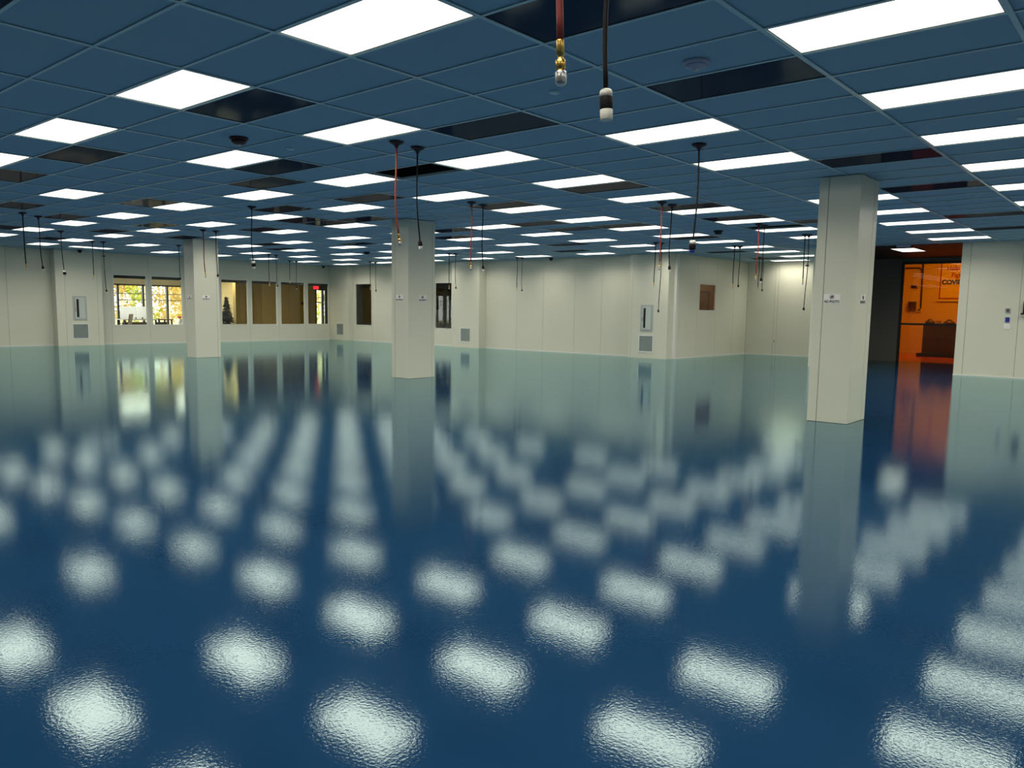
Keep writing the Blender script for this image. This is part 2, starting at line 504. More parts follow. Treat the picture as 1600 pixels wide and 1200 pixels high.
# projected size of each tile: the 300 that show largest are pieces of their own
Minv = M.inverted()
def show(c):
    p = Minv @ Vector(((c[0] + c[1]) / 2, (c[2] + c[3]) / 2, H))
    if p.z > -0.5: return -1
    u = 800 + 10.4 + FPX * p.x / -p.z; v = 600 + 20.5 - FPX * p.y / -p.z
    if not (-120 < u < 1720 and -90 < v < 1200): return -1
    return (1.728 / -p.z) / (p.z * p.z)
cells = []
for U in range(-12, 38):
    for V in range(-20, 7):
        if (U, V) in occupied: continue
        c = cell(U, V)
        if c is None: continue
        if V == -18 and c[2] < 7.85 and c[3] > 6.6:            # room for the turned light
            segs = [(c[0], -21.86, c[2], c[3]), (-21.24, c[1], c[2], c[3])]
            if c[2] < 6.6: segs.append((-21.86, -21.24, c[2], 6.6))
            if c[3] > 7.84: segs.append((-21.86, -21.24, 7.84, c[3]))
            for s in segs: cells.append((show(s), s))
            continue
        cells.append((show(c), c))
cells.sort(key=lambda t: -t[0])
std = MB().box(-T + 0.004, T - 0.004, -T / 2 + 0.004, T / 2 - 0.004, 0, 0.015).mesh('ceiling_tile', 'ceiling_tile')
rest = MB()
for i, (s, c) in enumerate(cells):
    w, d = c[1] - c[0], c[3] - c[2]
    if i < 300:
        cx, cy = (c[0] + c[1]) / 2, (c[2] + c[3]) / 2
        if abs(w - 2 * T) < 0.01 and abs(d - T) < 0.01:
            link('ceiling_tile', std, ceiling, (cx, cy, H + 0.0085 + random.uniform(0, 0.002)))
        else:
            MB().box(-w / 2 + 0.004, w / 2 - 0.004, -d / 2 + 0.004, d / 2 - 0.004, 0, 0.015).build('ceiling_tile', 'ceiling_tile', ceiling, loc=(cx, cy, H + 0.009))
    else:
        rest.box(c[0] + 0.004, c[1] - 0.004, c[2] + 0.004, c[3] - 0.004, H + 0.009, H + 0.024)
ro = rest.build('ceiling_tile', 'ceiling_tile', ceiling)
ro['kind'] = 'stuff'

# ---------------------------- light panels
def ring(w, d, t, z0, z1):
    return MB().box(-w / 2, w / 2, -d / 2, -d / 2 + t, z0, z1).box(-w / 2, w / 2, d / 2 - t, d / 2, z0, z1) \
        .box(-w / 2, -w / 2 + t, -d / 2 + t, d / 2 - t, z0, z1).box(w / 2 - t, w / 2, -d / 2 + t, d / 2 - t, z0, z1)
LW, LD = 2 * T - 0.012, T - 0.012
fr_me = ring(LW, LD, 0.022, 0.005, 0.03).box(-LW / 2 + 0.02, LW / 2 - 0.02, -LD / 2 + 0.02, LD / 2 - 0.02, 0.06, 0.09) \
    .box(-LW / 2, -LW / 2 + 0.02, -LD / 2, LD / 2, 0.03, 0.09).box(LW / 2 - 0.02, LW / 2, -LD / 2, LD / 2, 0.03, 0.09).mesh('light_frame', 'fixture_white')
df_me = MB().box(-LW / 2 + 0.022, LW / 2 - 0.022, -LD / 2 + 0.022, LD / 2 - 0.022, 0.009, 0.014).mesh('diffuser', 'diffuser')
lamp_d = bpy.data.lights.new('lamp', 'AREA')
lamp_d.shape = 'RECTANGLE'; lamp_d.size = LW - 0.044; lamp_d.size_y = LD - 0.044
lamp_d.energy = LAMP_WATT; lamp_d.spread = LAMP_SPREAD; lamp_d.color = LAMP_COLOR
def light_panel(x, y, label, group, rot=0.0, z=H):
    r = thing('ceiling_light', label, 'ceiling light', (x, y, z), group)
    r.rotation_euler.z = rot
    link('frame', fr_me, r); link('diffuser', df_me, r)
    link('lamp', lamp_d, r, (0, 0, 0.004))
    return r
def cc(U, V): return (V + 0.5) * 2 * T, (U + 0.5) * T
for U in sorted(rows):
    k = (27 - U) // 3 + 1
    for n, V in enumerate(sorted(rows[U])):
        light_panel(*cc(U, V), 'bright ceiling light, %s from the window wall in the %s row from the back' % (ORD[n + 1], ORD[k]), 'ceiling light panels')
for (U, V), l in zip(ALCOVE_LIGHTS, ('first', 'second', 'third')):
    x, y = cc(U, V)
    if V == -5: x += 0.15
    light_panel(x, y, 'bright ceiling light over the alcove, %s going in towards its end wall' % l, 'ceiling light panels')
for U, V in HIDDEN_LIGHTS:
    light_panel(*cc(U, V), 'bright ceiling light outside the picture', 'ceiling lights out of view')
light_panel(ROT_LIGHT[0], ROT_LIGHT[1], 'bright ceiling light turned lengthwise beside the extinguisher pilaster on the window wall', 'ceiling light panels', math.pi / 2)
light_panel(-1.10, 19.5, 'bright ceiling light in the dark corridor before the amber glass', 'ceiling light panels', math.pi / 2, H - 0.012)

# ---------------------------- dark glossy panels and open cells
dk_fr = ring(LW, LD, 0.012, 0.005, 0.02).mesh('panel_frame', 'black')
dk_me = MB().box(-LW / 2 + 0.012, LW / 2 - 0.012, -LD / 2 + 0.012, LD / 2 - 0.012, 0.007, 0.016).mesh('dark_face', 'dark_panel')
byrow = {}
for U, V in DARK: byrow.setdefault(U, []).append(V)
for U in byrow:
    for n, V in enumerate(sorted(byrow[U])):
        if U % 3 == 1: w = 'one tile behind the %s light row from back' % ORD[(27 - (U - 1)) // 3 + 1] if U < 28 else 'over the alcove'
        elif U % 3 == 2: w = 'one tile before the %s light row from back' % ORD[(27 - (U + 1)) // 3 + 1] if U < 27 else 'over the alcove entrance'
        else: w = 'in the %s light row from back' % ORD[(27 - U) // 3 + 1]
        if U == -3: w = 'at the very top left of the picture'
        x, y = cc(U, V)
        r = thing('ceiling_panel', 'dark glossy ceiling panel, %s from window wall, %s' % (ORD[n + 1], w), 'ceiling panel', (x, y, H), 'dark ceiling panels')
        c = cell(U, V)
        if abs((c[1] - c[0]) - 2 * T) < 0.01:
            link('frame', dk_fr, r); link('face', dk_me, r)
        else:
            r.location.x = (c[0] + c[1]) / 2; w2 = c[1] - c[0] - 0.012
            ring(w2, LD, 0.012, 0.005, 0.02).build('frame', 'black', r)
            MB().box(-w2 / 2 + 0.012, w2 / 2 - 0.012, -LD / 2 + 0.012, LD / 2 - 0.012, 0.007, 0.016).build('face', 'dark_panel', r)
for (U, V), l in zip(HOLES, ('open black ceiling cell with missing tile, above and behind the middle column hose', 'open black ceiling cell near the right column with its tile missing')):
    x, y = cc(U, V)
    r = thing('ceiling_opening', l, 'ceiling opening', (x, y, H))
    ring(LW, LD, 0.01, 0.03, 0.30).build('shaft', 'black', r)
    MB().box(-LW / 2, LW / 2, -LD / 2, LD / 2, 0.30, 0.31).build('lid', 'plenum', r)

# ------------------------------------------------------------------ hanging hoses and cords
def drop(kind, x, y, zb, label, dx=0.0, dy=0.0, group='hanging hoses and cords', bell=None, plug='small', bend=0.03):
    name = 'air_hose' if kind == 'hose' else 'extension_cable'
    dx, dy = 0.25 * dx, 0.25 * dy
    r = thing(name, label, 'hose' if kind == 'hose' else 'cord', (x, y, H), group)
    L = H - zb
    end = {'hose': 0.115, 'cord': {'small': 0.085, 'big': 0.12, 'blue': 0.12, 'twist': 0.10}[plug]}[kind]
    MB().lathe([(0.075, 0.0), (0.075, -0.010), (0.055, -0.020), (0.022, -0.038), (0.016, -0.060)], 20).build('canopy', 'canopy_dark', r, True)
    pts = []
    n = 12
    a = random.uniform(0, 6.28)
    for i in range(n + 1):
        t = i / n
        w = bend * math.sin(math.pi * t) * 0.5 + (0.02 * math.sin(6 * t + a) * t)
        pts.append((dx * t ** 3 + w * math.cos(a) * 0.6, dy * t ** 3 + w * math.sin(a) * 0.6, -0.04 - (L - end - 0.04) * t))
    rad = 0.0105 if kind == 'hose' else 0.0085
    MB().tube(pts, rad, 8).build('hose' if kind == 'hose' else 'cord', 'red_hose' if 'red' in label else 'black_rubber', r, True)
    e = Vector(pts[-1]); d = (e - Vector(pts[-3])).normalized()
    rot = Vector((0, 0, -1)).rotation_difference(d)
    def put(mb, nm, m, par=r):
        o = mb.build(nm, m, par, True)
        o.location = e; o.rotation_mode = 'QUATERNION'; o.rotation_quaternion = rot
        return o
    if kind == 'hose':
        put(MB().lathe([(0.0115, 0.012), (0.0125, 0.01), (0.0125, -0.030), (0.009, -0.032), (0.009, -0.040), (0.016, -0.044), (0.016, -0.064), (0.012, -0.068), (0.012, -0.076)], 6), 'fitting', 'brass')
        put(MB().lathe([(0.014, -0.074), (0.017, -0.078), (0.017, -0.106), (0.014, -0.110), (0.010, -0.115)], 14), 'coupling', 'steel')
    elif plug == 'small':
        put(MB().lathe([(0.012, 0.01), (0.022, 0.0), (0.024, -0.045), (0.020, -0.05)], 14), 'plug', 'black_rubber')
        put(MB().lathe([(0.020, -0.049), (0.021, -0.052), (0.021, -0.080), (0.018, -0.085)], 14), 'socket', 'plug_white')
    elif plug == 'twist':
        put(MB().lathe([(0.012, 0.004), (0.019, 0.0), (0.022, -0.006), (0.022, -0.022)], 16), 'clamp', 'plug_white')
        put(MB().lathe([(0.0225, -0.022), (0.0235, -0.024), (0.0225, -0.062), (0.021, -0.064)], 16), 'plug', 'black_rubber')
        put(MB().lathe([(0.020, -0.063), (0.022, -0.066), (0.0215, -0.096), (0.018, -0.100)], 16), 'socket', 'plug_white')
    else:
        put(MB().lathe([(0.018, 0.01), (0.034, 0.0), (0.034, -0.025), (0.03, -0.03)], 16), 'clamp', 'plug_white')
        put(MB().lathe([(0.034, -0.03), (0.037, -0.035), (0.034, -0.085), (0.028, -0.09)], 16), 'plug', 'black_rubber')
        put(MB().lathe([(0.026, -0.088), (0.028, -0.092), (0.026, -0.115), (0.022, -0.12)], 16), 'socket', 'plug_blue' if plug == 'blue' else 'plug_white')
    if bell is not None:
        MB().lathe([(0.012, 0.02), (0.045, 0.0), (0.045, -0.012), (0.012, -0.02)], 14, (0, 0, bell - H)).build('cord_grip', 'black_rubber', r, True)
    return r
Hs, Cd = 'hose', 'cord'
drop(Hs, 3.10, -1.05, 2.04, 'nearest red air hose with brass coupling at the top of the picture', bend=0.0)
drop(Cd, 2.99, -0.64, 2.03, 'nearest black power cord with white and black twist plug at the top', plug='twist', bend=0.015)
drop(Hs, -1.87, 2.63, 2.04, 'red air hose hanging in front of the middle column', 0.02, 0.05)
drop(Cd, -1.91, 2.96, 2.03, 'black cord with white socket hanging in front of the middle column', 0.03, 0.09)
drop(Cd, 0.59, 4.59, 2.01, 'black cord with blue-tipped plug left of the nearest column', -0.08, -0.03, plug='blue')
drop(Hs, -4.40, 6.40, 2.02, 'red air hose hanging right of the middle column before the back pilaster', -0.02, -0.03)
drop(Cd, -4.45, 6.73, 2.02, 'black cord hanging right of the middle column before the back pilaster')
drop(Cd, -8.03, 4.64, 2.04, 'lone black cord with big plug between the left and middle columns', plug='big')
drop(Hs, -12.79, 6.25, 2.02, 'red air hose hanging in front of the left column', 0.05, 0.05)
drop(Cd, -12.82, 6.58, 2.02, 'black cord hanging in front of the left column', 0.03, 0.05)
drop(Hs, -12.72, 2.56, 2.01, 'dark air hose nearest the left edge of the picture', 0.02, 0.05)
drop(Cd, -13.14, 2.97, 2.03, 'black cord beside the hose nearest the left edge', 0.06, 0.08)
drop(Cd, -16.23, 4.47, 2.04, 'lone black cord with big plug in front of the extinguisher pilaster', 0.08, 0.12, plug='big')
drop(Hs, -18.78, 6.17, 2.05, 'air hose at the right edge of the extinguisher pilaster', 0.02, -0.03)
drop(Cd, -18.73, 6.44, 1.69, 'long black cord left of the first office window', 0.08, 0.1, bell=2.72)
drop(Cd, -17.85, 8.17, 2.08, 'black cord in front of the second office window', 0.04, 0.06)
drop(Hs, -18.93, 11.78, 2.06, 'air hose in front of the second window right of the left column')
drop(Cd, -19.04, 12.13, 2.01, 'black cord at the gap after the second window right of the left column', 0.03, 0.04)
drop(Hs, -21.24, 14.10, 2.25, 'air hose before the third window right of the left column')
drop(Cd, -21.35, 14.47, 2.05, 'black cord before the third window right of the left column')
drop(Hs, -18.80, 15.95, 2.06, 'air hose in front of the dark window left of the middle column')
drop(Cd, -18.92, 16.31, 1.97, 'black cord just right of the dark window left of the middle column')
drop(Hs, -13.08, 14.45, 2.00, 'air hose in front of the dark window right of the middle column')
drop(Cd, -12.99, 14.65, 1.99, 'black cord at the left edge of the back wall pilaster')
drop(Hs, -12.30, 16.81, 2.00, 'left one of the pair hanging before the bare stretch of back wall')
drop(Cd, -12.25, 17.01, 1.97, 'right one of the pair hanging before the bare stretch of back wall')
drop(Hs, -5.63, 14.31, 2.00, 'short air hose before the extinguisher pilaster at the right end of back wall', -0.03, -0.03)
drop(Cd, -5.60, 14.54, 1.35, 'long black cord before the extinguisher pilaster at the right end of back wall', -0.06, -0.05)
drop(Hs, -1.87, 8.10, 2.05, 'red air hose before the right end of the back wall', -0.03, -0.02)
drop(Cd, -1.89, 8.45, 2.04, 'black cord before the right end of the back wall', -0.04, -0.03)
drop(Hs, -4.38, 16.13, 2.02, 'left hose of the pair right of the small amber window')
drop(Cd, -4.35, 16.37, 2.03, 'right cord of the pair right of the small amber window')
drop(Hs, -1.86, 11.77, 2.03, 'red air hose hanging before the corner of the alcove', -0.02, -0.02)
drop(Cd, -1.86, 12.04, 1.99, 'black cord hanging before the corner of the alcove', -0.06, -0.05)
drop(Hs, -5.53, 20.34, 2.08, 'thin air hose deep in the alcove by its corner')
drop(Cd, -5.54, 20.66, 2.05, 'thin black cord deep in the alcove by its corner')
drop(Hs, -1.84, 14.15, 2.03, 'short air hose just left of the nearest column')
drop(Cd, -1.82, 14.32, 1.44, 'long black cord just left of the nearest column', -0.08, -0.06, bell=2.45)

# ------------------------------------------------------------------ detectors, sprinkler covers, cameras
def detector(x, y, m, label, r=0.095, h=0.06):
    t = thing('smoke_detector', label, 'smoke detector', (x, y, H), 'ceiling detectors')
    MB().lathe([(r, 0.008), (r, -0.014), (r * 0.94, -0.020)], 24).build('base', m, t, True)
    MB().lathe([(r * 0.82, -0.019), (r * 0.78, -0.4 * h - 0.018), (r * 0.55, -h), (r * 0.2, -h - 0.008)], 24).build('dome', m, t, True)
    MB().lathe([(0.022, -h - 0.004), (0.020, -h - 0.014), (0.010, -h - 0.02)], 12).build('lens', 'plug_white', t, True)
detector(-3.07, 1.53, 'detector_dark', 'dark red ceiling dome with pale lens at the upper left')
detector(1.83, 2.15, 'detector_pale', 'pale round smoke detector near the top right', 0.09, 0.04)
detector(-3.10, 12.57, 'black', 'black ceiling dome above the alcove corner', 0.10, 0.07)
detector(-15.04, 12.78, 'black', 'black ceiling dome far off left of the middle column', 0.11, 0.07)
sp = [(0.58, 2.16, 'beside the nearest hose'), (-3.11, 2.17, 'right of the dark red dome'), (-3.12, 5.23, 'above and right of the middle column'), (0.62, 5.18, 'beside the blue-tipped cord'),
      (-6.69, 2.14, 'at the upper left, nearest the window side'), (-3.12, 8.30, 'in front of the bare stretch of back wall'), (-10.37, 5.15, 'above the left column'), (3.34, 5.25, 'at the right edge of the picture'),
      (-6.81, 5.26, 'left of the middle column'), (-9.9, 12.27, 'far off right of the middle column')]
sp_me = MB().lathe([(0.046, 0.006), (0.046, -0.003), (0.040, -0.007)], 20).mesh('cover_plate', 'tee_metal', True)
ring_me = MB().lathe([(0.034, -0.006), (0.034, -0.010), (0.030, -0.011)], 20).mesh('cap', 'tee_metal', True)
for x, y, l in sp:
    t = thing('sprinkler_cover', 'small flat sprinkler cover on the ceiling ' + l, 'sprinkler', (x, y, H + 0.004), 'sprinkler covers')
    link('plate', sp_me, t); link('cap', ring_me, t)
def camera_dome(x, y, label, nx=0, ny=0):
    t = thing('security_camera', label, 'camera', (x, y, H), 'dome cameras')
    MB().lathe([(0.07, 0.006), (0.07, -0.03), (0.06, -0.035)], 16).build('base', 'black', t, True)
    MB().lathe([(0.055, -0.034), (0.052, -0.06), (0.035, -0.085), (0.01, -0.095)], 16).build('dome', 'black', t, True)
camera_dome(-23.0, 7.42, 'small black dome camera above the extinguisher pilaster on the window wall')
camera_dome(-11.51, 17.6, 'small black dome camera at the top of the back wall')
camera_dome(-23.3, 17.1, 'small black dome camera above the last window')
t = thing('junction_box', 'flat pale box on the ceiling edge above the dark corridor', 'box', (-0.82, YR - 0.06, H), None)
MB().box(-0.15, 0.15, -0.05, 0.05, -0.055, 0.002).build('body', 'detector_pale', t)
MB().box(-0.13, 0.13, -0.056, -0.05, -0.045, -0.01).build('cover', 'detector_pale', t)

# ------------------------------------------------------------------ things on the walls
def on_wall(axis, plane, sgn, s, z):
    """local frame: u along the wall, n out of the wall, z up"""
    if axis == 'y':                                   # wall plane x, facing +x
        return Matrix(((0, sgn, 0, plane), (1, 0, 0, s), (0, 0, 1, z), (0, 0, 0, 1)))
    return Matrix(((1, 0, 0, s), (0, sgn, 0, plane), (0, 0, 1, z), (0, 0, 0, 1)))
def ext_cabinet(mw, label, flip=1):
    t = thing('extinguisher_cabinet', label, 'cabinet', group='extinguisher cabinets'); t.matrix_world = mw
    w, h = 0.42, 0.79
    MB().box(-w / 2, w / 2, 0, 0.012, 0, 0.05).box(-w / 2, w / 2, 0, 0.012, h - 0.05, h).box(-w / 2, -w / 2 + 0.05, 0, 0.012, 0.05, h - 0.05) \
        .box(w / 2 - 0.05, w / 2, 0, 0.012, 0.05, h - 0.05).build('frame', 'cabinet_grey', t)
    d = MB().box(-w / 2 + 0.055, w / 2 - 0.055, 0, 0.022, 0.055, h - 0.055).build('door', 'cabinet_pale', t)
    MB().box(-0.105, -0.035, 0.021, 0.026, 0.10, h - 0.10).build('slot_window', 'black', d)
    MB().box(-0.145, -0.130, 0.022, 0.045, 0.30, 0.42).build('handle', 'steel', d)
    return t
def grille(mw, label, w=0.48, h=0.48):
    t = thing('air_grille', label, 'air grille', group='low wall air grilles'); t.matrix_world = mw
    MB().box(-w / 2 - 0.02, w / 2 + 0.02, 0, 0.010, -0.02, 0.012).box(-w / 2 - 0.02, w / 2 + 0.02, 0, 0.010, h - 0.012, h + 0.02) \
        .box(-w / 2 - 0.02, -w / 2 + 0.012, 0, 0.010, 0.012, h - 0.012).box(w / 2 - 0.012, w / 2 + 0.02, 0, 0.010, 0.012, h - 0.012).build('frame', 'trim_white', t)
    MB().box(-w / 2 + 0.01, w / 2 - 0.01, 0.0, 0.003, 0.01, h - 0.01).build('back', 'grille_grey', t)
    MB().box(-0.006, 0.006, 0.003, 0.012, 0.01, h - 0.01).build('bar', 'grille_grey', t)
    me = MB().obox((0, 0.007, 0), (w / 2 - 0.014, 0, 0), (0, 0.005, 0.003), (0, -0.0006, 0.001)).mesh('slat', 'grille_grey')
    n = 24
    for i in range(n):
        link('slat', me, t, (0, 0, 0.02 + (h - 0.04) * i / (n - 1)))
    return t
ext_cabinet(on_wall('y', -23.2, 1, 7.415, 0.835), 'grey extinguisher cabinet with dark slot on the window wall pilaster')
grille(on_wall('y', -23.2, 1, 7.41, 0.235), 'square air grille below the cabinet on the window wall pilaster')
ext_cabinet(on_wall('x', 17.49, -1, -7.73, 0.81), 'grey extinguisher cabinet with dark slot at the right end of back wall')
grille(on_wall('x', 17.49, -1, -7.735, 0.20), 'square air grille below the cabinet at the right end of back wall')
grille(on_wall('x', 17.49, -1, -15.31, 0.22), 'square air grille low on the back wall pilaster right of middle column')
grille(on_wall('x', 17.59, -1, -22.85, 0.22), 'square air grille low on the pilaster in the far corner')

def text_mesh(body, size, m, depth=0.002, align='CENTER', bold=0.0):
    cu = bpy.data.curves.new('lettering', 'FONT')
    cu.body = body; cu.size = size; cu.extrude = depth; cu.align_x = align; cu.offset = bold
    o = bpy.data.objects.new('lettering', cu); COL.objects.link(o)
    dg = bpy.context.evaluated_depsgraph_get()
    me = bpy.data.meshes.new_from_object(o.evaluated_get(dg))
    bpy.data.objects.remove(o, do_unlink=True)
    me.materials.clear(); me.materials.append(MAT[m])
    return me
no_photo = text_mesh('NO PHOTO', 0.046, 'print_black', 0.0008, 'CENTER', 0.0018)
_w = max(v.co.x for v in no_photo.vertices) - min(v.co.x for v in no_photo.vertices)
for v in no_photo.vertices: v.co.x *= 0.188 / _w
def ann(r0, r1, n=28):
    mb = MB(); b = 0
    for k in range(n):
        a = 2 * math.pi * k / n
        for rr in (r0, r1):
            for d in (0, 0.0016): mb.v.append((rr * math.cos(a), d, rr * math.sin(a)))
    for k in range(n):
        i, j = 4 * k, 4 * ((k + 1) % n)
        for q in ((0, 2), (2, 3), (3, 1), (1, 0)):
            mb.f.append([i + q[0], i + q[1], j + q[1], j + q[0]]); mb.m.append(0)
    return mb
ring_sign = ann(0.022, 0.028)
ring_sign.obox((0, 0.0009, 0), (0.016, 0, -0.016), (0, 0.0009, 0), (0.0018, 0, 0.0018))
ring_sign = ring_sign.mesh('prohibition_ring', 'print_dark_red')
cam_sym = MB().box(-0.016, 0.016, 0, 0.0012, -0.010, 0.009).box(-0.006, 0.006, 0, 0.0012, 0.009, 0.013).mesh('camera_symbol', 'print_black')
def sign(mw, label, mirror):
    t = thing('no_photo_sign', label, 'sign', group='no photo signs on the columns'); t.matrix_world = mw
    MB().box(-0.10, 0.10, 0, 0.003, -0.062, 0.062).build('plate', 'sign_white', t)
    c = link('camera_symbol', cam_sym, t, (0, 0.003, 0.024))
    link('prohibition_ring', ring_sign, t, (0, 0.0042, 0.024))
    x = link('lettering', no_photo, t, (0, 0.0035, -0.050))
    # letters lie in local XY; stand them up facing out of the wall, reading left to right for the viewer
    if mirror: x.rotation_euler = (math.pi / 2, 0, math.pi)
    else: x.rotation_euler = (math.pi / 2, 0, 0)
    return t
def face_y(y, x, z):      # plate facing -y
    return Matrix(((-1, 0, 0, x), (0, -1, 0, y), (0, 0, 1, z), (0, 0, 0, 1)))
def face_x(x, y, z):      # plate facing +x ; local +u -> -y side as seen from the front
    return Matrix(((0, 1, 0, x), (-1, 0, 0, y), (0, 0, 1, z), (0, 0, 0, 1)))
for (x0, x1, y0, y1), nm in zip(COLS, ('nearest', 'middle', 'left')):
    sx = {'nearest': 1.125, 'middle': -7.265, 'left': -15.50}[nm]
    sy = {'nearest': 7.60, 'middle': 7.735, 'left': 7.58}[nm]
    sign(face_y(y0, sx, 1.585), 'white no photo sign on the left face of the %s column' % nm, True)
    sign(face_x(x1, sy, 1.585), 'white no photo sign on the right face of the %s column' % nm, True)

# right wall devices
t = thing('door_button', 'small square brown button plate on the right wall', 'wall plate', (1.475, YR, 1.545))
MB().box(-0.05, 0.05, -0.012, 0, -0.055, 0.055).build('plate', 'steel', t)
MB().lathe([(0.030, 0), (0.030, 0.012), (0.022, 0.018)], 16).build('button', 'device_brown', t, True).rotation_euler = (math.pi / 2, 0, 0)
t = thing('card_reader', 'small blue card reader on the right wall', 'card reader', (1.48, YR, 1.335))
MB().box(-0.042, 0.042, -0.020, 0, -0.055, 0.055).build('body', 'card_blue', t)
MB().box(-0.030, 0.030, -0.022, -0.019, -0.035, 0.040).build('face', 'plug_blue', t)
t = thing('light_switch', 'white light switch plate below the blue card reader', 'light switch', (1.48, YR, 1.18))
MB().box(-0.06, 0.06, -0.008, 0, -0.062, 0.062).build('plate', 'sign_white', t)
MB().box(-0.012, 0.012, -0.016, -0.007, -0.022, 0.022).build('toggle', 'plug_white', t)
t = thing('wall_phone', 'black wall handset cut off by the right edge of the picture', 'wall phone', (1.80, YR, 1.43))
MB().box(-0.03, 0.10, -0.05, 0, 0.0, 0.33).build('body', 'black', t)
MB().box(-0.065, 0.10, -0.075, 0, 0.02, 0.06).build('cradle', 'black', t)
MB().box(-0.068, 0.02, -0.076, 0, 0.0, 0.02).build('tray', 'plug_white', t)
t = thing('wall_outlet', 'small outlet box on the post of the alcove end wall', 'outlet', (-5.915, YF, 0.47))
MB().box(-0.035, 0.035, -0.010, 0, -0.06, 0.06).build('plate', 'plug_white', t)
MB().box(-0.018, 0.018, -0.014, -0.009, 0.008, 0.040).box(-0.018, 0.018, -0.014, -0.009, -0.040, -0.008).build('socket', 'device_brown', t)

# ------------------------------------------------------------------ amber glass and the room behind it
XG0, XG1 = -2.06, XC1
g = thing('amber_partition', 'tall amber glass partition in black frame at the end of the corridor', 'glass partition', (XG0, YF, 0))
W = XG1 - XG0
MB().box(0, 0.07, -0.02, 0.06, 0, 3.0).box(W - 0.05, W, -0.02, 0.06, 0, 3.0).box(0.07, W - 0.05, -0.02, 0.06, 2.93, 3.0).build('frame', 'black_frame', g)
MB().box(0.07, W - 0.05, 0.015, 0.023, 0.0, 2.93).build('pane', 'amber_glass', g)
MB().box(0.07, W - 0.05, -0.05, -0.005, 1.115, 1.175).build('push_bar', 'black_frame', g)
AX0, AX1, AY1, AZ = -5.5, 3.0, 28.8, 4.0
struct(MB().box(AX0, AX1, YF + 0.1, AY1, -0.2, 0.0).build('floor_amber_room', 'amber_floor'), 'red floor of the amber room')
struct(MB().box(AX0, AX1, AY1, AY1 + 0.1, 0, AZ).build('wall_amber_end', 'amber_wall'), 'end wall of the amber room')
struct(MB().box(AX0 - 0.1, AX0, YF + 0.1, AY1, 0, AZ).build('wall_amber_left', 'amber_wall'))
struct(MB().box(AX1, AX1 + 0.1, YF + 0.1, AY1, 0, AZ).build('wall_amber_right', 'amber_wall'))
struct(MB().box(AX0, AX1, YF + 0.09, AY1, AZ, AZ + 0.1).build('ceiling_amber_room', 'amber_wall'))
struct(MB().box(AX0, XG0, YF + 0.09, YF + 0.1, 0, AZ).box(XG1, AX1, YF + 0.09, YF + 0.1, 0, AZ).box(XG0, XG1, YF + 0.09, YF + 0.1, 3.02, AZ).build('wall_amber_front', 'amber_wall'))
t = thing('amber_room_lamp', 'ceiling lamp of the amber room, out of view above the glass', 'lamp', (-1.2, 26.6, AZ))
MB().box(-1.2, 1.2, -0.3, 0.3, -0.08, 0.0).build('housing', 'fixture_white', t)
MB().box(-1.15, 1.15, -0.26, 0.26, -0.09, -0.08).build('diffuser', 'amber_lamp', t)
Y = AY1
t = thing('poster', 'framed poster with red and black lettering behind the amber glass', 'poster', (-1.20, Y - 0.03, 0))
MB().box(-1.18, 1.1, -0.03, 0, 1.93, 3.75).build('backing', 'sign_white', t)
MB().box(-1.06, 1.0, -0.034, -0.03, 2.04, 3.70).build('paper', 'poster_paper', t)
MB().box(-1.10, -1.06, -0.038, -0.03, 2.02, 3.70).box(-1.10, 1.04, -0.038, -0.03, 2.02, 2.06).box(1.0, 1.04, -0.038, -0.03, 2.06, 3.70).build('border', 'print_red', t)
for body, xx, zz, sz, m, bo in (('Help', -0.90, 3.05, 0.215, 'print_red', 0.005), ('Fight', -0.74, 2.80, 0.215, 'print_red', 0.005), ('COVID', -1.03, 2.55, 0.215, 'print_black', 0.012)):
    o = link('lettering', text_mesh(body, sz, m, 0.002, 'LEFT', bo), t, (xx, -0.038, zz)); o.rotation_euler = (math.pi / 2, 0, 0)
t = thing('conduit', 'bent conduit pipe on the amber room wall', 'conduit', (-2.9, Y, 0))
MB().tube([(-1.2, -0.03, 3.15), (-0.16, -0.03, 3.15), (-0.07, -0.03, 3.12), (-0.03, -0.03, 3.05), (0.0, -0.03, 2.9), (0.02, -0.03, 1.66)], 0.028, 8).build('pipe', 'dark_steel', t, True)
MB().tube([(0.0, -0.03, 3.95), (0.0, -0.03, 2.9)], 0.03, 8).build('riser', 'dark_steel', t, True)
t = thing('wall_outlet', 'pale outlet box at the foot of the conduit behind amber glass', 'outlet', (-2.93, Y, 1.62))
MB().box(-0.07, 0.07, -0.05, 0, -0.08, 0.08).build('box', 'sign_white', t)
MB().box(-0.04, 0.04, -0.056, -0.049, -0.03, 0.03).build('plate', 'device_brown', t)
t = thing('control_box', 'dark control box with knobs on the wall behind amber glass', 'control box', (-3.17, Y, 1.68))
MB().box(-0.13, 0.13, -0.12, 0, 0, 0.24).build('body', 'dark_steel', t)
for i in (-1, 1):
    MB().box(i * 0.08 - 0.03, i * 0.08 + 0.03, -0.08, 0, -0.12, 0.0).build('connector', 'wood_brown', t)
t = thing('wall_valve', 'small dark valve on the wall above the control box', 'valve', (-3.17, Y, 2.47))
MB().box(-0.09, 0.09, -0.05, 0, -0.05, 0.05).build('body', 'dark_steel', t)
MB().obox((0.05, -0.06, -0.02), (0.09, 0, -0.04), (0, 0.012, 0), (0.012, 0, 0.02)).build('lever', 'dark_steel', t)
t = thing('cabinet', 'dark low cabinet behind the amber glass', 'cabinet', (-1.73, 26.6, 0))
MB().box(-0.52, 0.52, 0, 0.6, 0.12, 1.08).build('body', 'dark_steel', t)
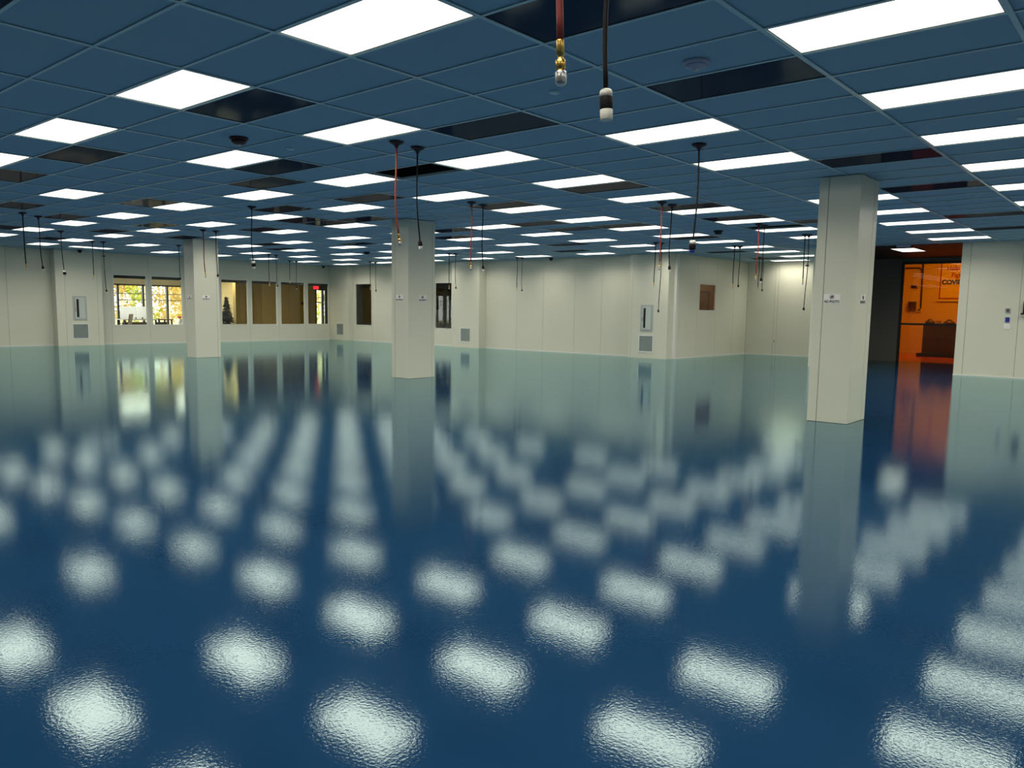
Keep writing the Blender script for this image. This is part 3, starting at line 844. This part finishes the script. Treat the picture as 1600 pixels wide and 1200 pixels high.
for i in (-1, 1):
    d = MB().box(min(i * 0.01, i * 0.5), max(i * 0.01, i * 0.5), -0.02, 0, 0.15, 1.04).build('door', 'dark_steel', t)
    MB().box(i * 0.06 - 0.01, i * 0.06 + 0.01, -0.045, -0.02, 0.5, 0.7).build('handle', 'black', d)
MB().box(-0.66, 0.66, -0.10, 0.62, 0, 0.12).build('plinth', 'black', t)
t = thing('cardboard_box', 'small pale box on the dark cabinet behind amber glass', 'box', (-1.83, 26.85, 1.08))
MB().box(-0.10, 0.10, -0.10, 0.10, 0, 0.16).build('body', 'poster_paper', t)
MB().box(-0.10, 0.10, -0.012, 0.012, 0.16, 0.164).build('tape', 'olive_paint', t)
t = thing('sack', 'dark slumped sack on the cabinet beside the pale box', 'sack', (-1.52, 26.9, 1.08))
MB().lathe([(0.16, 0.0), (0.20, 0.05), (0.17, 0.12), (0.08, 0.17), (0.05, 0.20)], 12).build('body', 'dark_steel', t, True)
MB().lathe([(0.07, 0.17), (0.075, 0.19), (0.05, 0.21)], 10).build('knot', 'black', t, True)
t = thing('sack', 'dark slumped sack at the left end of the cabinet', 'sack', (-2.12, 26.9, 1.08))
MB().lathe([(0.13, 0.0), (0.16, 0.05), (0.14, 0.13), (0.06, 0.19), (0.04, 0.22)], 12).build('body', 'dark_steel', t, True)
MB().lathe([(0.055, 0.18), (0.06, 0.20), (0.04, 0.22)], 10).build('knot', 'black', t, True)

# ------------------------------------------------------------------ rooms behind the back wall
struct(MB().box(-24.6, XA - 0.06, YB + 0.06, 27.0, -0.2, -0.001).build('floor_back_rooms', 'office_floor'))
struct(MB().box(-24.6, XA - 0.06, YB + 0.06, 27.0, 2.9, 3.0).build('ceiling_back_rooms', 'dim_paint'))
struct(MB().box(-26.2, -11.0, 22.2, 22.3, 0, 2.9).build('wall_dim_room_end', 'dim_paint'))
struct(MB().box(-11.1, -11.0, YB + 0.06, 27.0, 0, 2.9).build('wall_brown_room_left', 'brown_paint'))
struct(MB().box(-11.0, XA - 0.06, 26.9, 27.0, 0, 2.9).build('wall_brown_room_end', 'brown_paint'))
struct(MB().box(XA - 0.06, XA - 0.05, YF, 27.0, 0, 2.9).build('wall_brown_room_right', 'brown_paint'))
t = thing('inner_door', 'brown door in dark frame seen through the small amber window', 'door', (-10.52, 26.9, 0))
MB().box(-0.48, -0.42, -0.05, 0, 0, 2.28).box(0.02, 0.08, -0.05, 0, 0, 2.28).box(-0.42, 0.02, -0.05, 0, 2.22, 2.28).build('door_frame', 'dark_steel', t)
MB().box(-0.42, 0.02, -0.03, 0, 0, 2.22).build('leaf', 'inner_door', t)
mat('warm_fill', (0.8, 0.8, 0.7), 0.4, emit=(1.0, 0.80, 0.5), estr=45.0)
t = thing('brown_room_fill', 'added unseen fill light for the room behind the small amber window', 'lamp', (-10.3, 21.0, 2.87))  # added out of sight to brighten the room behind the brown pane
MB().box(-0.3, 0.3, -0.5, 0.5, -0.05, 0).build('housing', 'fixture_white', t)
MB().box(-0.26, 0.26, -0.46, 0.46, -0.056, -0.05).build('diffuser', 'warm_fill', t)
t = thing('notice_board', 'pale bluish board in the room behind the left dark window', 'board', (-24.7, 22.2, 1.0))
MB().box(-0.30, 0.10, -0.02, 0, 0, 0.55).build('panel', 'board_white', t)
MB().box(-0.33, 0.13, -0.03, -0.015, -0.03, 0.0).build('ledge', 'black', t)
for i, (x, w, h) in enumerate(((-20.9, 0.45, 1.35), (-20.2, 0.40, 1.75), (-19.55, 0.45, 1.2))):  # pale blocks added to imitate bluish reflections in the dark pane
    t = thing('reflection_block', '%s pale upright block standing in for reflections in the right dark window' % ('left', 'tall middle', 'right')[i], 'reflection_block', (x, 21.5, 0), 'stand-ins for window reflections')
    MB().box(-w / 2, w / 2, 0, 0.45, 0, h).build('body', 'board_white', t)
    d = MB().box(-w / 2 + 0.02, w / 2 - 0.02, -0.02, 0, 0.06, h - 0.03).build('door', 'board_white', t)
    MB().box(w / 2 - 0.08, w / 2 - 0.06, -0.045, -0.02, h * 0.5, h * 0.5 + 0.15).build('handle', 'black', d)

# ------------------------------------------------------------------ office rooms behind the window wall
XO = -29.5
struct(MB().box(XO - 0.1, XW - 0.05, 4.0, 24.0, -0.2, 0.0).build('floor_office', 'office_floor'))
struct(MB().box(XO - 0.2, XW - 0.05, 4.0, 24.0, 2.62, 2.75).build('ceiling_office', 'office_ceiling'), 'pale office ceiling')
struct(MB().box(XO, XW - 0.05, 4.0, 4.1, 0, 2.65).build('wall_office_near', 'cream_paint'))
struct(MB().box(XO, XW - 0.05, 23.9, 24.0, 0, 2.65).build('wall_office_end', 'dim_paint'))
struct(MB().box(XO, -25.45, 14.16, 14.28, 0, 2.62).build('wall_office_partition', 'cream_paint'), 'cream partition wall in the office')
struct(MB().box(-28.3, -28.2, 14.28, 17.14, 0, 2.62).build('wall_olive_left', 'olive_dark'), 'dark olive wall behind the windows')
struct(MB().box(-28.25, -28.15, 17.14, 18.57, 0, 2.62).build('wall_olive_middle', 'olive_paint'), 'olive wall behind the windows')
struct(MB().box(-28.15, -28.05, 18.57, 20.0, 0, 2.62).build('wall_olive_right', 'olive_paint'), 'olive wall with small dark plate')
struct(MB().box(XO, -28.05, 20.0, 20.1, 0, 2.62).build('wall_olive_return', 'dim_paint'))
struct(MB().box(XO - 0.1, XO, 20.1, 20.82, 0, 2.65).box(XO - 0.1, XO, 21.75, 24.0, 0, 2.65).box(XO - 0.1, XO, 20.82, 21.75, 2.32, 2.65).build('wall_entrance', 'dim_paint'))
struct(MB().box(XO - 0.1, XO, 4.0, 20.2, 0, 0.25).box(XO - 0.1, XO, 4.0, 20.2, 2.22, 2.65).build('wall_office_outer', 'office_ceiling'))
t = thing('wall_plate', 'small dark plate on the olive wall behind the third window', 'wall plate', (-28.05, 19.3, 1.55))
MB().box(0, 0.02, -0.11, 0.11, -0.06, 0.06).build('plate', 'device_brown', t)
MB().box(0.02, 0.03, -0.05, 0.05, -0.02, 0.02).build('label_strip', 'black', t)
t = struct(empty('window_11', (XO, 0, 0)), 'outer office glazing with black mullions')
for y in [4.1 + 0.0] + [5.0 + 1.045 * i for i in range(9)] + [14.4]:
    MB().box(-0.09, 0.02, y - 0.035, y + 0.035, 0.25, 2.22).build('mullion', 'black_frame', t)
MB().box(-0.09, 0.02, 4.1, 14.4, 2.17, 2.23).box(-0.09, 0.02, 4.1, 14.4, 0.22, 0.27).build('frame', 'black_frame', t)
yy = [4.1] + [5.0 + 1.045 * i for i in range(9)] + [14.16]
for a, b in zip(yy[:-1], yy[1:]):
    MB().box(-0.04, -0.032, a + 0.035, b - 0.035, 0.27, 2.17).build('pane', 'clear_glass', t)
t = struct(empty('door_1', (XO, 21.28, 0)), 'glazed outside door with black frame')
MB().box(-0.08, 0.02, -0.46, -0.30, 0, 2.32).box(-0.08, 0.02, 0.17, 0.27, 0, 2.32).box(-0.08, 0.02, 0.36, 0.47, 0, 2.32).box(-0.08, 0.02, -0.46, 0.47, 2.24, 2.32).box(-0.08, 0.02, -0.46, 0.47, 0, 0.2).build('frame', 'black_frame', t)
MB().box(-0.04, -0.03, -0.30, 0.17, 0.2, 2.24).build('pane', 'clear_glass', t)
MB().box(-0.04, -0.03, 0.27, 0.36, 0.2, 2.24).build('pane', 'clear_glass', t)
MB().box(-0.02, 0.05, -0.30, 0.17, 1.62, 1.65).build('push_bar', 'black_frame', t)
t = thing('exit_sign', 'glowing red exit sign behind the last window', 'exit sign', (-26.0, 18.62, 2.25))
MB().box(-0.03, 0.03, -0.12, 0.12, -0.05, 0.09).build('housing', 'exit_red', t)
MB().box(-0.015, 0.015, -0.02, 0.02, 0.09, 0.36).build('stem', 'black', t)
for i, (x, y) in enumerate(((-25.0, 13.9), (-25.0, 15.6), (-25.0, 17.3))):
    t = thing('office_light', '%s strip light on the ceiling of the olive room' % ('left', 'middle', 'right')[i], 'ceiling light', (x, y, 2.59), 'strip lights in the olive room')
    MB().box(-0.3, 0.3, -0.55, 0.55, -0.03, 0.0).build('housing', 'fixture_white', t)
    MB().box(-0.26, 0.26, -0.5, 0.5, -0.036, -0.03).build('diffuser', 'soft_lamp', t)
for i, (x, y) in enumerate(((-26.2, 8.2), (-26.2, 10.4), (-26.2, 12.6))):  # fill panels added to brighten the backlit office and its white board
    t = thing('office_light', '%s added ceiling fill light of the daylit office' % ('left', 'middle', 'right')[i], 'ceiling light', (x, y, 2.59), 'added fill lights of the daylit office')
    MB().box(-0.3, 0.3, -0.6, 0.6, -0.03, 0.0).build('housing', 'fixture_white', t)
    MB().box(-0.26, 0.26, -0.55, 0.55, -0.036, -0.03).build('diffuser', 'amber_lamp', t)
# furniture
def desk(x, y, w, d, top, label, legs='steel', panel=None):
    t = thing('desk', label, 'desk', (x, y, 0), 'office desks')
    MB().box(-d / 2, d / 2, -w / 2, w / 2, 0.78, 0.82).build('top', top, t)
    for i in (-1, 1):
        for j in (-1, 1):
            MB().box(i * (d / 2 - 0.05) - 0.025, i * (d / 2 - 0.05) + 0.025, j * (w / 2 - 0.06) - 0.025, j * (w / 2 - 0.06) + 0.025, 0, 0.78).build('leg', legs, t)
    if panel:
        MB().box(-0.01, 0.01, -w / 2 + 0.1, w / 2 - 0.1, 0.42, 0.70).build('modesty_panel', panel, t)
desk(-26.4, 10.65, 1.30, 0.7, 'desk_white', 'white desk behind the first office window', 'black', 'wood_brown')
desk(-26.4, 11.62, 0.62, 0.7, 'wood_brown', 'brown desk behind the second office window', 'black', 'wood_brown')
t = thing('whiteboard', 'white board divider standing behind the desk', 'whiteboard', (-26.85, 10.82, 0))
MB().box(-0.015, 0.015, -0.60, -0.01, 0.82, 1.30).build('panel', 'board_white', t)
MB().box(-0.015, 0.015, 0.01, 0.60, 0.82, 1.30).build('panel', 'board_white', t)
for i in (-0.5, 0.5):
    MB().box(-0.02, 0.02, i - 0.02, i + 0.02, 0, 0.82).build('leg', 'steel', t)
for i in range(4):
    t = thing('desk_puck', '%s of four small dark gadgets in a row on the white desk' % ORD[i + 1], 'gadget', (-26.25, 10.30 + 0.25 * i, 0.82), 'gadgets on the white desk')
    MB().lathe([(0.035, 0), (0.035, 0.015), (0.02, 0.025), (0.02, 0.05)], 12).build('base', 'black', t, True)
    MB().lathe([(0.03, 0.05), (0.035, 0.06), (0.02, 0.075)], 12).build('cap', 'mesh_grey', t, True)
t = thing('office_chair', 'grey mesh office chair at the white desk', 'chair', (-25.75, 9.86, 0)); t.rotation_euler.z = math.radians(50)
MB().box(-0.22, 0.22, -0.22, 0.22, 0.44, 0.50).build('seat', 'black', t)
MB().obox((0.25, 0, 0.80), (0.02, 0, -0.003), (0, 0.19, 0), (0.04, 0, 0.22)).build('backrest', 'mesh_grey', t)
MB().box(-0.03, 0.03, -0.03, 0.03, 0.10, 0.44).build('stem', 'steel', t)
for k in range(5):
    a = 2 * math.pi * k / 5
    MB().tube([(0, 0, 0.10), (0.26 * math.cos(a), 0.26 * math.sin(a), 0.05)], 0.02, 6).build('leg', 'black', t)
    MB().lathe([(0.02, 0.0), (0.025, 0.02), (0.02, 0.045)], 8, (0.26 * math.cos(a), 0.26 * math.sin(a), 0)).build('caster', 'black', t)
for i in (-1, 1):
    MB().tube([(0.05, i * 0.24, 0.47), (0.05, i * 0.27, 0.66), (-0.12, i * 0.27, 0.67)], 0.015, 6).build('armrest', 'black', t)
t = thing('flower_vase', 'white vase with a red flower at the edge of the second office window', 'vase', (-25.5, 11.95, 0.62))
MB().lathe([(0.06, 0.0), (0.09, 0.06), (0.08, 0.14), (0.045, 0.19), (0.05, 0.21)], 14).build('vase', 'board_white', t, True)
MB().tube([(0, 0, 0.2), (0.0, -0.03, 0.27)], 0.008, 6).build('stem', 'black', t)
MB().lathe([(0.02, 0.24), (0.08, 0.27), (0.09, 0.30), (0.04, 0.32)], 12, (0, -0.05, 0)).build('flower', 'bright_red', t, True)
t = thing('side_table', 'low white table under the red flower vase', 'table', (-25.5, 11.95, 0))
MB().box(-0.25, 0.25, -0.22, 0.22, 0.59, 0.62).build('top', 'desk_white', t)
for i in (-1, 1):
    for j in (-1, 1):
        MB().box(i * 0.21 - 0.02, i * 0.21 + 0.02, j * 0.18 - 0.02, j * 0.18 + 0.02, 0, 0.59).build('leg', 'steel', t)
# black tapering artificial tree
t = thing('artificial_tree', 'black tapering tree shape standing before the cream office partition', 'artificial tree', (-24.95, 13.58, 0))
MB().tube([(0, 0, 0), (0, 0, 1.75)], [0.03, 0.01], 8).build('trunk', 'black', t)
mb = MB()
for k in range(620):
    z = random.uniform(0.15, 1.72); rr = 0.50 * (1.78 - z) / 1.63
    a = random.uniform(0, 6.28)
    e = (rr * math.cos(a), rr * math.sin(a), z - 0.25 * rr)
    mb.tube([(0, 0, z), e], [0.016, 0.009], 3)
    for q in range(3):
        f = random.uniform(0.4, 1.0); p = Vector((0, 0, z)).lerp(Vector(e), f)
        mb.tube([p, p + Vector((random.uniform(-.07, .07), random.uniform(-.07, .07), random.uniform(-.05, .05)))], [0.008, 0.005], 3)
bo = mb.build('branches', 'black', t); bo['kind'] = 'stuff'
MB().lathe([(0.2, 0), (0.2, 0.04), (0.05, 0.08)], 16).build('base', 'black', t, True)

# ------------------------------------------------------------------ outdoors
struct(MB().box(-120, XO - 0.1, -40, 90, -0.5, -0.25).build('ground', 'grass'), 'rough ground outside')
def tree(x, y, h, leafm, label, n_leaf, rb=0.11, spread=0.85):
    t = thing('tree', label, 'tree', (x, y, -0.25), 'trees outside the office windows')
    pts = []; dx = dy = 0.0
    for i in range(9):
        pts.append((dx, dy, h * i / 8)); dx += random.uniform(-0.1, 0.1); dy += random.uniform(-0.1, 0.1)
    MB().tube(pts, [rb * (1 - 0.09 * i) for i in range(9)], 7).build('trunk', 'bark', t, True)
    br = MB(); lf = MB()
    for k in range(16):
        i = random.randint(1, 8); p = Vector(pts[i]); a = random.uniform(0, 6.28)
        L = random.uniform(0.5, 1.0) * spread
        q = p + Vector((L * math.cos(a), L * math.sin(a), random.uniform(0.2, 0.8)))
        br.tube([p, p.lerp(q, 0.5) + Vector((0, 0, 0.1)), q], [0.035, 0.025, 0.012], 4)
        for j in range(n_leaf // 16):
            c = p.lerp(q, random.uniform(0.4, 1.1)) + Vector((random.gauss(0, .25), random.gauss(0, .25), random.gauss(0, .25)))
            s = random.uniform(0.06, 0.13); b = len(lf.v)
            u = Vector((random.gauss(0, 1), random.gauss(0, 1), random.gauss(0, 1))).normalized() * s
            w = u.orthogonal().normalized() * s * 0.6
            lf.v += [tuple(c - u), tuple(c + w), tuple(c + u), tuple(c - w)]
            lf.f.append([b, b + 1, b + 2, b + 3]); lf.m.append(0)
    br.build('branches', 'bark', t)
    lo = lf.build('foliage', leafm, t); lo['kind'] = 'stuff'
TR = [(-37.5, 13.6, 'leaf_yellow'), (-36.8, 15.6, 'leaf_green'), (-40.5, 14.6, 'leaf_yellow'), (-41, 16.9, 'leaf_yellow'), (-38.2, 17.6, 'leaf_yellow'), (-41.5, 19.3, 'leaf_yellow'),
      (-44.5, 17.9, 'leaf_yellow'), (-45, 20.6, 'leaf_yellow'), (-47.5, 15.6, 'leaf_yellow'), (-48, 23.0, 'leaf_yellow'), (-38, 27.3, 'leaf_green'), (-41, 29.4, 'leaf_yellow'), (-44.5, 31.2, 'leaf_yellow')]
lab = ['leftmost thin pale tree outside the first office window', 'bright yellow-green tree outside the first office window', 'pale tree behind the yellow-green one outside the first office window',
       'pale tree outside behind the white board', 'nearest pale tree outside the second office window', 'farther pale tree outside the second office window', 'far pale tree outside between the office windows',
       'farther pale tree outside right of the second office window', 'farthest pale tree outside the first office window', 'farthest pale tree outside the second office window', 'yellow-green tree outside the glazed door', 'pale tree outside the glazed door', 'far pale tree outside the glazed door']
for (x, y, lm), l in zip(TR, lab):
    tree(x, y, random.uniform(6, 8), lm, l, 900 if lm == 'leaf_green' else 1500)
for i, z in enumerate((1.7, 2.0)):
    t = tag(MB().tube([(-34.5, -20 + 4 * k, z + 0.004 * (k - 8) ** 2 - 0.1) for k in range(24)], 0.02, 5).build('power_line', 'black'), ('lower' if i == 0 else 'upper') + ' thin dark cable crossing the view outside', 'cable')
for y in (-20, 72):
    t = thing('utility_pole', 'wooden pole holding the cables, %s of the view' % ('left' if y < 0 else 'right'), 'pole', (-34.3, y, -0.25))
    MB().tube([(0, 0, 0), (0, 0, 4.2)], [0.12, 0.09], 8).build('post', 'bark', t)
    MB().box(-0.05, 0.05, -0.3, 0.3, 2.4, 2.5).build('crossarm', 'bark', t)

# outer shell that keeps daylight out of the ceiling void and back rooms
struct(MB().box(XW - 1.0, XE + 0.1, YS - 0.2, YS - 0.1, -0.2, H + 0.6).build('wall_outer_south', 'plenum'))
struct(MB().box(XE + 0.1, XE + 0.2, YS - 0.2, YF + 0.1, -0.2, H + 0.6).build('wall_outer_east', 'plenum'))
struct(MB().box(XW - 0.16, XW - 0.06, YS - 0.2, 4.0, -0.2, H + 0.6).box(XW - 0.16, XW - 0.06, 4.0, 24.0, 2.75, H + 0.6).build('wall_outer_west', 'plenum'))
struct(MB().box(XW - 2.7, XA - 0.04, 27.0, 27.1, -0.2, H + 0.6).build('wall_outer_north', 'plenum'))
struct(MB().box(-26.3, XA - 0.06, YB + 0.06, 27.1, 3.0, H + 0.6).build('roof_back', 'plenum'))
struct(MB().box(-26.3, -26.2, 22.2, 27.1, -0.2, 3.0).box(-26.3, -24.6, 24.0, 24.1, -0.2, 3.0).build('wall_outer_corner', 'plenum'))
struct(MB().box(XC1 + 0.05, XE + 0.2, YF + 0.1, YF + 0.2, -0.2, H + 0.6).box(XA - 0.1, AX0 - 0.1, YF + 0.06, YF + 0.2, -0.2, H + 0.6).build('wall_outer_far', 'plenum'))
